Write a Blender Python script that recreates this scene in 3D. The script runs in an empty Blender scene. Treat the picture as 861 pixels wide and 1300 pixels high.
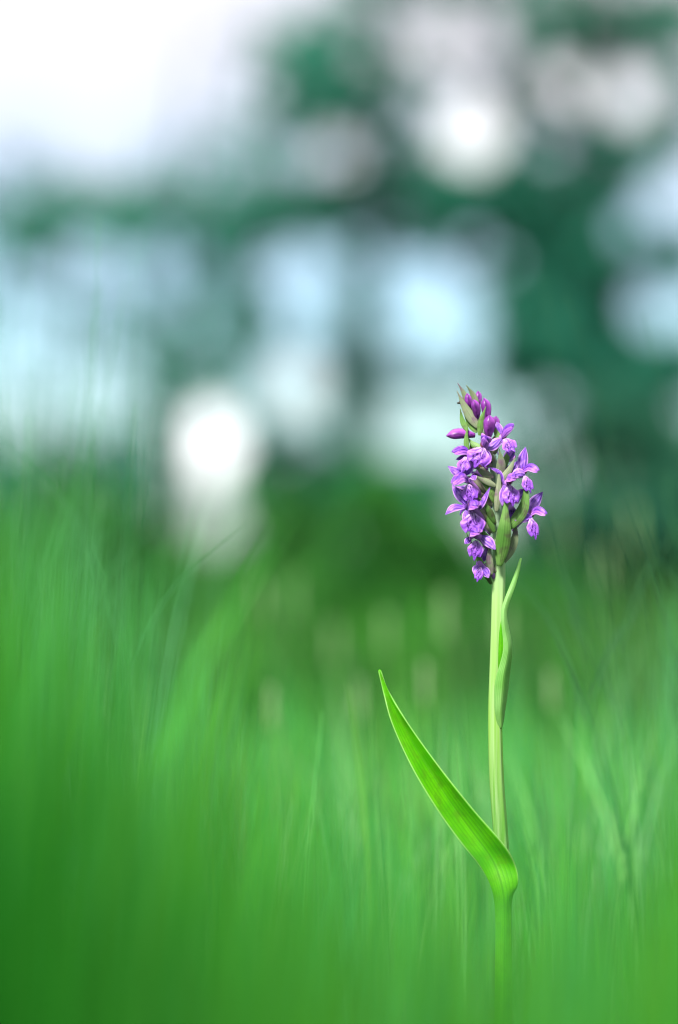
import bpy, math, random
import numpy as np
from mathutils import Vector, Matrix

random.seed(7)
rng = np.random.default_rng(11)
scene = bpy.context.scene
col = scene.collection
R = math.radians

# ------------------------------------------------------------------ camera
CAM_H = 0.21            # camera close above the meadow
FOCUS = 1.05            # distance to the orchid
HORIZON = 690.0         # row of the horizon in the photograph (861 x 1300)
FPX = 100.0 / 36.0 * 1300.0
PITCH = math.atan((HORIZON - 650.0) / FPX)
cam_data = bpy.data.cameras.new('camera')
cam_data.sensor_fit = 'VERTICAL'
cam_data.sensor_height = 36.0
cam_data.sensor_width = 24.0
cam_data.lens = 100.0
cam_data.clip_start = 0.01
cam_data.clip_end = 3000.0
cam_data.dof.use_dof = True
cam_data.dof.focus_distance = FOCUS
cam_data.dof.aperture_fstop = 3.4
cam = bpy.data.objects.new('camera', cam_data)
cam.location = (0, 0, CAM_H)
cam.rotation_euler = (math.pi / 2 + PITCH, 0, 0)
col.objects.link(cam)
scene.camera = cam

# ------------------------------------------------------------------ sky, sun, exposure
SUN_AZ, SUN_EL = -158.0, 46.0      # degrees: azimuth from straight ahead (+Y), negative = left
world = bpy.data.worlds.new('World')
scene.world = world
world.use_nodes = True
wn, wl = world.node_tree.nodes, world.node_tree.links
wn.clear()
w_out = wn.new('ShaderNodeOutputWorld')
w_bg = wn.new('ShaderNodeBackground')
w_bg.inputs['Strength'].default_value = 0.06
sky = wn.new('ShaderNodeTexSky')
sky.sky_type = 'NISHITA'
sky.sun_disc = False
sky.sun_elevation = R(SUN_EL)
sky.sun_rotation = R(SUN_AZ)
sky.dust_density = 0.6
# a broken cloud deck with a clear strip of blue sky under it, all round the horizon
tc = wn.new('ShaderNodeTexCoord')
sx = wn.new('ShaderNodeSeparateXYZ')
cn = wn.new('ShaderNodeTexNoise')
cn.inputs['Scale'].default_value = 9.0
cn.inputs['Detail'].default_value = 5.0
cn.inputs['Roughness'].default_value = 0.55
cm1 = wn.new('ShaderNodeMath'); cm1.operation = 'MULTIPLY_ADD'      # uneven lower edge of the deck
cm1.inputs[1].default_value = 0.16
cr = wn.new('ShaderNodeMapRange')
cr.interpolation_type = 'SMOOTHSTEP'
cr.inputs['From Min'].default_value = 0.12
cr.inputs['From Max'].default_value = 0.30
cr.inputs['To Max'].default_value = 0.92
tintn = wn.new('ShaderNodeMix'); tintn.data_type = 'RGBA'; tintn.blend_type = 'MULTIPLY'
tintn.inputs['Factor'].default_value = 1.0
tintn.inputs['B'].default_value = (0.68, 0.86, 1.02, 1)
cmix = wn.new('ShaderNodeMix')
cmix.data_type = 'RGBA'
cmix.inputs['B'].default_value = (6.3, 6.0, 6.4, 1)
wl.new(tc.outputs['Generated'], sx.inputs[0])
wl.new(tc.outputs['Generated'], cn.inputs['Vector'])
wl.new(cn.outputs['Fac'], cm1.inputs[0])
wl.new(sx.outputs['Z'], cm1.inputs[2])
wl.new(cm1.outputs[0], cr.inputs['Value'])
hz = wn.new('ShaderNodeMapRange')                                 # pale far cloud low on the horizon
hz.interpolation_type = 'SMOOTHSTEP'
hz.inputs['From Min'].default_value = 0.05
hz.inputs['From Max'].default_value = 0.02
hz.inputs['To Max'].default_value = 0.0
wl.new(sx.outputs['Z'], hz.inputs['Value'])
cmax = wn.new('ShaderNodeMath'); cmax.operation = 'MAXIMUM'
wl.new(cr.outputs['Result'], cmax.inputs[0])
wl.new(hz.outputs['Result'], cmax.inputs[1])
wl.new(cmax.outputs[0], cmix.inputs['Factor'])
wl.new(sky.outputs['Color'], tintn.inputs['A'])
last = cmix.outputs['Result']
for px_, py_, r_, k_ in [(262, 562, 44, 15.0), (378, 490, 26, 6.5), (600, 168, 50, 8.6), (715, 118, 36, 9.5), (800, 122, 32, 9.0), (560, 60, 30, 8.5), (430, 190, 24, 8.0)]:
    d_ = Vector(((px_ - 430.5) / FPX, 1.0, (HORIZON - py_) / FPX)).normalized()
    vd = wn.new('ShaderNodeVectorMath'); vd.operation = 'DISTANCE'
    vd.inputs[1].default_value = d_
    wl.new(tc.outputs['Generated'], vd.inputs[0])
    ad = wn.new('ShaderNodeMath'); ad.operation = 'MULTIPLY_ADD'
    ad.inputs[1].default_value = 0.012
    wl.new(cn.outputs['Fac'], ad.inputs[0]); wl.new(vd.outputs['Value'], ad.inputs[2])
    mr = wn.new('ShaderNodeMapRange'); mr.interpolation_type = 'SMOOTHSTEP'
    mr.inputs['From Min'].default_value = r_ / FPX + 0.008
    mr.inputs['From Max'].default_value = r_ / FPX * 0.6 + 0.005
    wl.new(ad.outputs[0], mr.inputs['Value'])
    pm = wn.new('ShaderNodeMix'); pm.data_type = 'RGBA'
    pm.inputs['B'].default_value = (k_, k_, k_ * 1.02, 1)
    wl.new(mr.outputs['Result'], pm.inputs['Factor'])
    wl.new(last, pm.inputs['A'])
    last = pm.outputs['Result']
wl.new(tintn.outputs['Result'], cmix.inputs['A'])
wl.new(last, w_bg.inputs['Color'])
wl.new(w_bg.outputs['Background'], w_out.inputs['Surface'])

sun_data = bpy.data.lights.new('sun', 'SUN')
sun_data.energy = 4.5
sun_data.angle = R(12)
sun_data.color = (1.0, 0.95, 0.86)
sun = bpy.data.objects.new('sun', sun_data)
sdir = Vector((math.sin(R(SUN_AZ)) * math.cos(R(SUN_EL)), math.cos(R(SUN_AZ)) * math.cos(R(SUN_EL)), math.sin(R(SUN_EL))))
sun.rotation_euler = sdir.to_track_quat('Z', 'Y').to_euler()
sun.location = (-20, 20, 30)
col.objects.link(sun)

vs = scene.view_settings
vs.view_transform = 'Standard'
vs.look = 'None'
vs.gamma = 1.0
vs.use_curve_mapping = False
vs.exposure = 1.6
scene.cycles.use_denoising = True
scene.cycles.filter_width = 1.15
scene.cycles.max_bounces = 8
scene.cycles.transmission_bounces = 6
scene.cycles.use_adaptive_sampling = False
scene.cycles.sample_clamp_indirect = 4.0


# ------------------------------------------------------------------ helpers
def pix(px, py, Y):
    """point on the ray through a photo pixel, at distance Y ahead of the camera"""
    x = (px - 430.5) / FPX
    z = (650.0 - py) / FPX
    c, s = math.cos(PITCH), math.sin(PITCH)
    dy, dz = c - z * s, s + z * c
    return Vector((x / dy * Y, Y, CAM_H + dz / dy * Y))


def tag(o, label=None, cat=None, group=None, kind=None):
    if label: o['label'] = label
    if cat: o['category'] = cat
    if group: o['group'] = group
    if kind: o['kind'] = kind
    return o


def empty(name, loc):
    o = bpy.data.objects.new(name, None)
    o.empty_display_size = 0.02
    o.location = loc
    col.objects.link(o)
    return o


def link(name, me, mat, parent=None, smooth=True):
    if mat is not None and not me.materials:
        me.materials.append(mat)
    if smooth and len(me.polygons):
        me.polygons.foreach_set('use_smooth', [True] * len(me.polygons))
    o = bpy.data.objects.new(name, me)
    col.objects.link(o)
    if parent is not None:
        o.parent = parent
        p, off = parent, Vector((0, 0, 0))
        while p is not None:
            off += p.location
            p = p.parent
        o.location = -off          # mesh data are in world coordinates
    return o


def mesh(name, V, F, UV=None):
    me = bpy.data.meshes.new(name)
    me.from_pydata([tuple(v) for v in V], [], F)
    if UV is not None:
        lay = me.uv_layers.new(name='UVMap')
        idx = np.empty(len(me.loops), dtype=np.int32)
        me.loops.foreach_get('vertex_index', idx)
        lay.data.foreach_set('uv', np.asarray(UV, dtype=np.float32)[idx].ravel())
    me.update()
    return me


def grid_faces(nu, nv):
    return [(i * nv + j, i * nv + j + 1, (i + 1) * nv + j + 1, (i + 1) * nv + j) for i in range(nu - 1) for j in range(nv - 1)]


def catmull(pts, n):
    """smooth polyline through the control points (tuples of any length)"""
    P = [np.array(p, float) for p in pts]
    P = [2 * P[0] - P[1]] + P + [2 * P[-1] - P[-2]]
    out, m = [], len(P) - 3
    for k in range(n):
        t = k / (n - 1) * m
        i = min(int(t), m - 1)
        t -= i
        a, b, c, d = P[i:i + 4]
        out.append(0.5 * (2 * b + (c - a) * t + (2 * a - 5 * b + 4 * c - d) * t * t + (3 * b - a - 3 * c + d) * t ** 3))
    return out


def tube(path, radii, n=10, ribs=0, rib_depth=0.0, cap=True):
    V, F, UV = [], [], []
    path = [Vector(p) for p in path]
    up = Vector((0, 1, 0))
    for i, p in enumerate(path):
        t = (path[min(i + 1, len(path) - 1)] - path[max(i - 1, 0)]).normalized()
        s = up.cross(t)
        if s.length < 1e-4: s = Vector((1, 0, 0))
        s.normalize()
        b = t.cross(s).normalized()
        up = b
        for k in range(n):
            a = 2 * math.pi * k / n
            r = radii[i] * (1 + (rib_depth * math.cos(ribs * a) if ribs else 0))
            V.append(p + s * (math.cos(a) * r) + b * (math.sin(a) * r))
            UV.append((i / (len(path) - 1), k / n))
    for i in range(len(path) - 1):
        for k in range(n):
            k2 = (k + 1) % n
            F.append((i * n + k, i * n + k2, (i + 1) * n + k2, (i + 1) * n + k))
    if cap:
        F.append(tuple(range(n))[::-1])
        F.append(tuple((len(path) - 1) * n + k for k in range(n)))
    return V, F, UV


def join(*parts):
    V, F, UV = [], [], []
    for v, f, u in parts:
        o = len(V)
        V += list(v); UV += list(u)
        F += [tuple(i + o for i in q) for q in f]
    return V, F, UV


def thicken(o, t, sub=1):
    m = o.modifiers.new('thickness', 'SOLIDIFY')
    m.thickness = t
    m.offset = 0
    if sub:
        s = o.modifiers.new('smooth', 'SUBSURF')
        s.levels = sub
        s.render_levels = sub
    return o


# ------------------------------------------------------------------ materials
class NT:
    def __init__(self, name):
        self.m = bpy.data.materials.new(name)
        self.m.use_nodes = True
        self.n, self.l = self.m.node_tree.nodes, self.m.node_tree.links
        self.n.clear()
        self.out = self.n.new('ShaderNodeOutputMaterial')

    def new(self, t, **kw):
        n = self.n.new(t)
        for k, v in kw.items():
            if hasattr(n, k): setattr(n, k, v)
            else: n.inputs[k].default_value = v
        return n

    def ramp(self, src, stops):
        r = self.n.new('ShaderNodeValToRGB')
        e = r.color_ramp.elements
        while len(e) < len(stops): e.new(0.5)
        for el, (p, c) in zip(e, stops):
            el.position = p
            el.color = (*c, 1) if len(c) == 3 else c
        self.l.new(src, r.inputs['Fac'])
        return r.outputs['Color']

    def mix(self, fac, a, b, mode='MIX'):
        m = self.n.new('ShaderNodeMix')
        m.data_type = 'RGBA'
        m.blend_type = mode
        for s, v in (('Factor', fac), ('A', a), ('B', b)):
            if isinstance(v, (int, float)): m.inputs[s].default_value = v
            elif isinstance(v, tuple): m.inputs[s].default_value = (*v, 1)
            else: self.l.new(v, m.inputs[s])
        return m.outputs['Result']

    def leafy(self, colour, trans=0.4, rough=0.5, spec=0.3, tint=None, bump=None, bump_d=0.0002):
        """reflecting and light-transmitting thin tissue"""
        b = self.new('ShaderNodeBsdfPrincipled')
        b.inputs['Roughness'].default_value = rough
        b.inputs['Specular IOR Level'].default_value = spec
        t = self.new('ShaderNodeBsdfTranslucent')
        mx = self.new('ShaderNodeMixShader')
        mx.inputs[0].default_value = trans
        if isinstance(colour, tuple):
            b.inputs['Base Color'].default_value = (*colour, 1)
            t.inputs['Color'].default_value = (*(tint or colour), 1)
        else:
            self.l.new(colour, b.inputs['Base Color'])
            if tint is not None:
                self.l.new(self.mix(1.0, colour, tint, 'MULTIPLY'), t.inputs['Color'])
            else:
                self.l.new(colour, t.inputs['Color'])
        if bump is not None:
            bp = self.new('ShaderNodeBump')
            bp.inputs['Distance'].default_value = bump_d
            bp.inputs['Strength'].default_value = 0.6
            self.l.new(bump, bp.inputs['Height'])
            self.l.new(bp.outputs['Normal'], b.inputs['Normal'])
        self.l.new(b.outputs[0], mx.inputs[1])
        self.l.new(t.outputs[0], mx.inputs[2])
        self.l.new(mx.outputs[0], self.out.inputs['Surface'])
        return self.m


def uv_split(t):
    uv = t.new('ShaderNodeUVMap')
    s = t.new('ShaderNodeSeparateXYZ')
    t.l.new(uv.outputs['UV'], s.inputs[0])
    return uv.outputs['UV'], s.outputs['X'], s.outputs['Y']


def math_node(t, op, a, b=None):
    m = t.new('ShaderNodeMath', operation=op)
    for i, v in enumerate((a, b)):
        if v is None: continue
        if isinstance(v, (int, float)): m.inputs[i].default_value = v
        else: t.l.new(v, m.inputs[i])
    return m.outputs[0]


def mat_petal(name, base, vein, edge, trans=0.35):
    t = NT(name)
    uv, u, v = uv_split(t)
    # veins run along the petal, following v
    nz = t.new('ShaderNodeTexNoise', Scale=3.0, Detail=2.0)
    t.l.new(uv, nz.inputs['Vector'])
    vv = math_node(t, 'ADD', math_node(t, 'MULTIPLY', v, 24.0), math_node(t, 'MULTIPLY', nz.outputs['Fac'], 5.0))
    w = math_node(t, 'SINE', vv)
    veins = t.ramp(w, [(0.55, (0, 0, 0)), (0.95, (1, 1, 1))])
    c = t.mix(math_node(t, 'MULTIPLY', veins, 0.9), base, vein)
    big = t.new('ShaderNodeTexNoise', Scale=420.0, Detail=3.0)
    geo = t.new('ShaderNodeTexCoord')
    t.l.new(geo.outputs['Object'], big.inputs['Vector'])
    c = t.mix(t.ramp(big.outputs['Fac'], [(0.48, (0, 0, 0)), (0.75, (0.7, 0.7, 0.7))]), c, edge)
    # pale rim painted along the edges for a rim-lit look
    d = math_node(t, 'ABSOLUTE', math_node(t, 'SUBTRACT', v, 0.5))
    c = t.mix(t.ramp(d, [(0.31, (0, 0, 0)), (0.46, (0.85, 0.85, 0.85))]), c, edge)
    return t.leafy(c, trans, 0.42, 0.35, bump=w, bump_d=0.00012)


def mat_lip():
    t = NT('lip_petal')
    uv, u, v = uv_split(t)
    mpn = t.new('ShaderNodeMapping')
    mpn.inputs['Scale'].default_value = (3.2, 3.8, 1.0)
    t.l.new(uv, mpn.inputs['Vector'])
    nz = t.new('ShaderNodeTexNoise', Scale=2.0, Detail=1.0)
    t.l.new(mpn.outputs[0], nz.inputs['Vector'])
    wv = t.mix(0.35, mpn.outputs[0], nz.outputs['Color'], 'ADD')
    nl = t.new('ShaderNodeTexNoise', Scale=1.0, Detail=0.5, Distortion=1.2)
    t.l.new(wv, nl.inputs['Vector'])
    dl = math_node(t, 'ABSOLUTE', math_node(t, 'SUBTRACT', nl.outputs['Fac'], 0.5))
    loops = t.ramp(dl, [(0.035, (1, 1, 1)), (0.07, (0, 0, 0))])
    # the loops sit in the middle of the lip, the rim is plain
    d = math_node(t, 'ABSOLUTE', math_node(t, 'SUBTRACT', v, 0.5))
    mid = t.ramp(d, [(0.28, (1, 1, 1)), (0.42, (0, 0, 0))])
    end = t.ramp(u, [(0.78, (1, 1, 1)), (0.95, (0, 0, 0))])
    m = math_node(t, 'MULTIPLY', math_node(t, 'MULTIPLY', loops, mid), end)
    ground = t.ramp(u, [(0.0, (0.66, 0.42, 0.80)), (0.28, (0.30, 0.10, 0.58)), (1.0, (0.16, 0.036, 0.45))])
    c = t.mix(m, ground, (0.045, 0.004, 0.13))
    c = t.mix(t.ramp(d, [(0.42, (0, 0, 0)), (0.5, (0.6, 0.6, 0.6))]), c, (0.54, 0.22, 0.68))
    return t.leafy(c, 0.35, 0.45, 0.3, bump=nz.outputs['Fac'], bump_d=0.0004)


def mat_green_leaf(name, a, b, vein_scale=70.0, blot=None, trans=0.4, gloss=0.4, vein=0.42):
    t = NT(name)
    uv, u, v = uv_split(t)
    tcn = t.new('ShaderNodeTexCoord')
    w = math_node(t, 'SINE', math_node(t, 'MULTIPLY', v, vein_scale))
    nz = t.new('ShaderNodeTexNoise', Scale=90.0, Detail=4.0)
    t.l.new(tcn.outputs['Object'], nz.inputs['Vector'])
    c = t.mix(t.ramp(nz.outputs['Fac'], [(0.35, (0, 0, 0)), (0.68, (1, 1, 1))]), a, b)
    c = t.mix(math_node(t, 'MULTIPLY', t.ramp(w, [(0.5, (0, 0, 0)), (1.0, (1, 1, 1))]), vein), c, tuple(x * 0.55 for x in a))
    if blot:
        n2 = t.new('ShaderNodeTexNoise', Scale=260.0, Detail=5.0)
        t.l.new(tcn.outputs['Object'], n2.inputs['Vector'])
        c = t.mix(t.ramp(n2.outputs['Fac'], [(0.50, (0, 0, 0)), (0.68, (0.75, 0.75, 0.75))]), c, blot)
    d = math_node(t, 'ABSOLUTE', math_node(t, 'SUBTRACT', v, 0.5))
    c = t.mix(t.ramp(d, [(0.01, (0.5, 0.5, 0.5)), (0.04, (0, 0, 0))]), c, tuple(x * 0.45 for x in a))
    c = t.mix(t.ramp(d, [(0.475, (0, 0, 0)), (0.5, (0.6, 0.6, 0.6))]), c, (0.42, 0.62, 0.26))
    return t.leafy(c, trans, gloss, 0.4, bump=w, bump_d=0.00004)


def mat_stem():
    t = NT('orchid_stem')
    uv, u, v = uv_split(t)
    tcn = t.new('ShaderNodeTexCoord')
    mpn = t.new('ShaderNodeMapping')
    mpn.inputs['Scale'].default_value = (900.0, 900.0, 25.0)
    t.l.new(tcn.outputs['Object'], mpn.inputs['Vector'])
    nz = t.new('ShaderNodeTexNoise', Scale=1.0, Detail=3.0)
    t.l.new(mpn.outputs[0], nz.inputs['Vector'])
    c = t.ramp(u, [(0.0, (0.07, 0.26, 0.03)), (0.24, (0.12, 0.32, 0.05)), (0.36, (0.22, 0.44, 0.08)), (0.52, (0.32, 0.52, 0.18)), (0.66, (0.30, 0.46, 0.31)), (0.8, (0.20, 0.28, 0.21)), (1.0, (0.20, 0.13, 0.19))])
    c = t.mix(t.ramp(nz.outputs['Fac'], [(0.4, (0, 0, 0)), (0.7, (0.5, 0.5, 0.5))]), c, (0.40, 0.54, 0.30))
    return t.leafy(c, 0.42, 0.5, 0.2, bump=nz.outputs['Fac'], bump_d=0.0002)


def mat_tinted(name, trans=0.45, rough=0.55):
    """foliage whose hue comes from a per-leaf colour attribute"""
    t = NT(name)
    a = t.new('ShaderNodeAttribute')
    a.attribute_name = 'tint'
    return t.leafy(a.outputs['Color'], trans, rough, 0.12)


def mat_bark():
    t = NT('bark')
    tcn = t.new('ShaderNodeTexCoord')
    mpn = t.new('ShaderNodeMapping')
    mpn.inputs['Scale'].default_value = (6, 6, 1.2)
    t.l.new(tcn.outputs['Object'], mpn.inputs['Vector'])
    nz = t.new('ShaderNodeTexNoise', Scale=3.0, Detail=6.0)
    t.l.new(mpn.outputs[0], nz.inputs['Vector'])
    c = t.ramp(nz.outputs['Fac'], [(0.3, (0.022, 0.026, 0.020)), (0.7, (0.065, 0.07, 0.052))])
    return t.leafy(c, 0.0, 0.85, 0.2, bump=nz.outputs['Fac'], bump_d=0.02)


def mat_ground():
    t = NT('meadow_ground')
    tcn = t.new('ShaderNodeTexCoord')
    nz = t.new('ShaderNodeTexNoise', Scale=0.6, Detail=8.0)
    t.l.new(tcn.outputs['Object'], nz.inputs['Vector'])
    n2 = t.new('ShaderNodeTexNoise', Scale=60.0, Detail=6.0)
    t.l.new(tcn.outputs['Object'], n2.inputs['Vector'])
    c = t.ramp(nz.outputs['Fac'], [(0.3, (0.025, 0.075, 0.018)), (0.7, (0.05, 0.13, 0.03))])
    c = t.mix(t.ramp(n2.outputs['Fac'], [(0.4, (0, 0, 0)), (0.7, (0.7, 0.7, 0.7))]), c, (0.035, 0.05, 0.018))
    return t.leafy(c, 0.0, 0.9, 0.1, bump=n2.outputs['Fac'], bump_d=0.01)


M = dict(
    sepal=mat_petal('sepal', (0.23, 0.085, 0.56), (0.05, 0.007, 0.22), (0.64, 0.34, 0.82)),
    hood=mat_petal('hood_petal', (0.17, 0.048, 0.47), (0.04, 0.005, 0.18), (0.64, 0.26, 0.76)),
    pink=mat_petal('inner_petal', (0.30, 0.095, 0.52), (0.11, 0.02, 0.30), (0.56, 0.25, 0.72)),
    bud=mat_petal('bud', (0.15, 0.022, 0.22), (0.06, 0.008, 0.10), (0.36, 0.08, 0.46), 0.2),
    lip=mat_lip(),
    stem=mat_stem(),
    leaf=mat_green_leaf('big_leaf', (0.085, 0.46, 0.005), (0.17, 0.60, 0.006), 62.0, blot=(0.11, 0.36, 0.01), trans=0.62),
    sheath=mat_green_leaf('sheath_leaf', (0.16, 0.42, 0.08), (0.26, 0.52, 0.16), 60.0, trans=0.5),
    bract=mat_green_leaf('bract', (0.075, 0.20, 0.035), (0.18, 0.34, 0.09), 40.0, blot=(0.075, 0.05, 0.05), trans=0.4, vein=0.15),
    bract_purple=mat_green_leaf('bract_purple', (0.16, 0.22, 0.11), (0.32, 0.36, 0.24), 50.0, blot=(0.18, 0.07, 0.18), trans=0.4, vein=0.15),
    grass=mat_tinted('grass_blades', 0.5),
    foliage=mat_tinted('tree_leaves', 0.35, 0.5),
    bark=mat_bark(),
    ground=mat_ground(),
)
t_ = NT('column'); M['column'] = t_.leafy((0.16, 0.035, 0.06), 0.1, 0.5)
t_ = NT('spur'); M['spur'] = t_.leafy((0.34, 0.14, 0.50), 0.25, 0.45)
t_ = NT('ovary'); M['ovary'] = t_.leafy((0.17, 0.16, 0.12), 0.1, 0.5)
t_ = NT('seed_head'); M['seed'] = t_.leafy((0.22, 0.36, 0.17), 0.4, 0.7)
t_ = NT('dry_tip'); M['dry'] = t_.leafy((0.02, 0.018, 0.015), 0.0, 0.7)

# ------------------------------------------------------------------ ground
gv, gf = [], []
rings = [0.0, 0.5, 1, 2, 4, 8, 16, 32, 64, 128, 300, 900, 2200]
SEG = 48
for r in rings:
    for k in range(SEG):
        a = 2 * math.pi * k / SEG
        x, y = r * math.cos(a), r * math.sin(a)
        gv.append((x, y + 1.0, (0.012 * math.sin(x * 2.1) * math.cos(y * 1.7) if r < 20 else 0.0) - 0.005))
for i in range(len(rings) - 1):
    for k in range(SEG):
        k2 = (k + 1) % SEG
        gf.append((i * SEG + k, i * SEG + k2, (i + 1) * SEG + k2, (i + 1) * SEG + k))
ground = link('ground', mesh('ground', gv, gf), M['ground'])
tag(ground, 'green meadow ground under the grass', 'ground', kind='structure')


def ground_z(x, y):
    y = y - 1.0
    return np.where(np.hypot(x, y) < 18, 0.012 * np.sin(np.asarray(x) * 2.1) * np.cos(np.asarray(y) * 1.7), 0.0) - 0.008


# ------------------------------------------------------------------ foliage builders
def fast_mesh(name, V, quads, tint_v):
    """V (n,3), quads (m,4), tint per vertex (n,3)"""
    me = bpy.data.meshes.new(name)
    me.vertices.add(len(V))
    me.vertices.foreach_set('co', np.asarray(V, np.float32).ravel())
    m = len(quads)
    me.loops.add(m * 4)
    me.loops.foreach_set('vertex_index', np.asarray(quads, np.int32).ravel())
    me.polygons.add(m)
    me.polygons.foreach_set('loop_start', np.arange(0, m * 4, 4, dtype=np.int32))
    me.polygons.foreach_set('loop_total', np.full(m, 4, np.int32))
    a = me.attributes.new('tint', 'FLOAT_COLOR', 'POINT')
    c = np.ones((len(V), 4), np.float32)
    c[:, :3] = tint_v
    a.data.foreach_set('color', c.ravel())
    me.update(calc_edges=True)
    return me


def blades(x, y, height, width, colours, lean=0.35, segs=5, wind=(0.0, 0.0), curl=1.0):
    """numpy grass: each blade a folded tapering strip bending over its length"""
    n = len(x)
    az = rng.uniform(0, 2 * np.pi, n)
    ln = np.abs(rng.normal(0, lean, n))
    lx, ly = np.cos(az) * ln + wind[0], np.sin(az) * ln + wind[1]
    fz = rng.uniform(0, np.pi, n)           # facing
    wx, wy = np.cos(fz), np.sin(fz)
    z0 = ground_z(x, y)
    V = np.zeros((n, segs + 1, 2, 3))
    for s in range(segs + 1):
        t = s / segs
        b = t ** 1.8 * curl
        cx = x + lx * height * b
        cy = y + ly * height * b
        cz = z0 + height * (t - 0.25 * np.minimum(ln, 1) * t ** 2.5)
        w = width * 0.5 * (1 - t ** 2.2) * (0.6 + 0.4 * min(1, t * 4)) + 0.00012
        for k, sg in ((0, -1), (1, 1)):
            V[:, s, k, 0] = cx + sg * wx * w
            V[:, s, k, 1] = cy + sg * wy * w
            V[:, s, k, 2] = cz
    V = V.reshape(-1, 3)
    base = (np.arange(n) * (segs + 1) * 2)[:, None, None]
    s = np.arange(segs)[None, :, None]
    Q = base + s * 2 + np.array([0, 1, 3, 2])[None, None, :]
    T = np.repeat(colours, (segs + 1) * 2, axis=0)
    return V, Q.reshape(-1, 4), T


def palette(n, cols, jit=0.18):
    c = np.array(cols)[rng.integers(0, len(cols), n)]
    return np.clip(c * rng.normal(1, jit, (n, 1)) * rng.normal(1, 0.06, (n, 3)), 0.004, 0.9)


# =================================================================== THE ORCHID
BASE = pix(640, 1395, FOCUS)
BASE.z = float(ground_z(BASE.x, BASE.y)) - 0.003
orchid = empty('marsh_orchid', BASE)
tag(orchid, 'purple flowering wild orchid on a pale green stem with one long slanting leaf', 'orchid')
PX = FOCUS / FPX        # metres per photo pixel at the orchid


def P(px, py, dy=0.0):
    """orchid point: photo pixel and depth offset in mm towards the back"""
    return pix(px, py, FOCUS + dy * 0.001)


# stem: centre line and half-width in photo pixels
stem_ctrl = [(640, 1405, 11), (639.5, 1330, 10.5), (639, 1260, 10.2), (639.5, 1180, 10), (638.5, 1120, 9.6), (635.5, 1060, 9.3), (631, 1000, 9.2), (629, 950, 9.0), (628.5, 900, 8.7), (630, 850, 8.5),
             (631.5, 800, 8.3), (632.5, 760, 8.3), (633, 725, 8.4), (633, 690, 7.6), (632, 660, 6.8), (631, 630, 6.2), (628, 600, 5.4), (622, 570, 4.6), (612, 545, 3.8), (604, 528, 3.0), (597, 512, 2.0), (593, 503, 1.0)]
sc_ = catmull(stem_ctrl, 90)
V, F, UV = tube([P(a, b) for a, b, r in sc_], [r * PX for a, b, r in sc_], 42, ribs=7, rib_depth=0.05)
link('stem', mesh('stem', V, F, UV), M['stem'], orchid)


def stem_at(py):
    best = min(sc_, key=lambda q: abs(q[1] - py))
    return P(best[0], py)


def ribbon(name, left, mid, right, mat, nu=26, nv=11, thick=0.0006, wave=0.0):
    """leaf through three edge lines given as (px, py, dy_mm)"""
    L, C, Rr = (catmull(q, nu) for q in (left, mid, right))
    V, UV = [], []
    for i in range(nu):
        a, c, b = (np.array(P(*q)) for q in (L[i], C[i], Rr[i]))
        for j in range(nv):
            t = j / (nv - 1)
            # quadratic through the three points, creased a little at the middle
            p = a * (1 - t) * (1 - 2 * t) + c * 4 * t * (1 - t) + b * t * (2 * t - 1)
            lin = a * (1 - 2 * t) + c * 2 * t if t < 0.5 else c * (2 - 2 * t) + b * (2 * t - 1)
            p = 0.3 * p + 0.7 * lin
            p = p + np.array((0, 1, 0)) * wave * 0.001 * math.sin(i * 0.7) * (abs(t - 0.5) * 2) ** 2
            V.append(p)
            UV.append((i / (nu - 1), t))
    o = link(name, mesh(name, V, grid_faces(nu, nv), UV), mat, orchid)
    thicken(o, thick)
    return o


# the long leaf, from the clasping base round the stem up to its tip
ribbon('leaf',
       left=[(629, 1340, -1), (628.5, 1240, -1), (629, 1160, -2), (624, 1128, -3), (609, 1100, -5), (585, 1070, -7), (556, 1030, -8), (523, 975, -6), (498, 920, -3), (487, 880, 0), (480.5, 851, 2)],
       mid=[(639.5, 1340, -4.6), (639.5, 1240, -4.6), (640, 1165, -5), (638, 1130, -5.5), (625, 1092, -2.5), (601, 1058, -1), (570, 1015, -1), (536, 962, 0), (508, 912, 1), (491, 876, 2), (481.5, 849.5, 2)],
       right=[(650.5, 1340, -1), (650, 1240, -1), (649.5, 1147, -2.5), (658, 1122, -5), (655.5, 1100, -6), (641, 1073, -8), (604, 1031, -8), (560, 976, -5), (522, 924, -2), (496, 882, 1), (483, 850, 2)],
       mat=M['leaf'], nu=52, nv=13, thick=0.0007, wave=0.5)
# free right rim of the leaf base curling to the front of the stem
# upper sheath leaf hugging the stem, its tip swinging free to the right
ribbon('sheath_leaf',
       left=[(633, 925, -1.6), (628, 902, -3.0), (627.5, 875, -4), (630, 858, -4.6), (636, 838, -4.8), (639, 822, -4.6), (637.5, 800, -4), (636, 780, -3.5), (639, 765, -3), (648, 742, -1), (656, 722, 1), (660.5, 709, 2)],
       mid=[(637, 926, -1.8), (636, 903, -4.0), (638, 878, -5), (640, 856, -5.2), (644, 835, -4.6), (645.5, 820, -4.3), (641.5, 800, -4.2), (640, 780, -4), (642.5, 766, -3.4), (651, 744, -1.5), (657.5, 724, .5), (661, 708, 2)],
       right=[(638.5, 918, -0.6), (641.5, 900, 0), (645, 876, 0), (647.5, 853, 0), (650, 832, -1), (649.5, 815, -1.5), (646, 797, -2), (643.5, 781, -2.4), (645.5, 768, -2.2), (653.5, 746, -1), (659, 726, 1), (662.5, 708.5, 2)],
       mat=M['sheath'], nu=40, nv=9, thick=0.0006)
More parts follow.
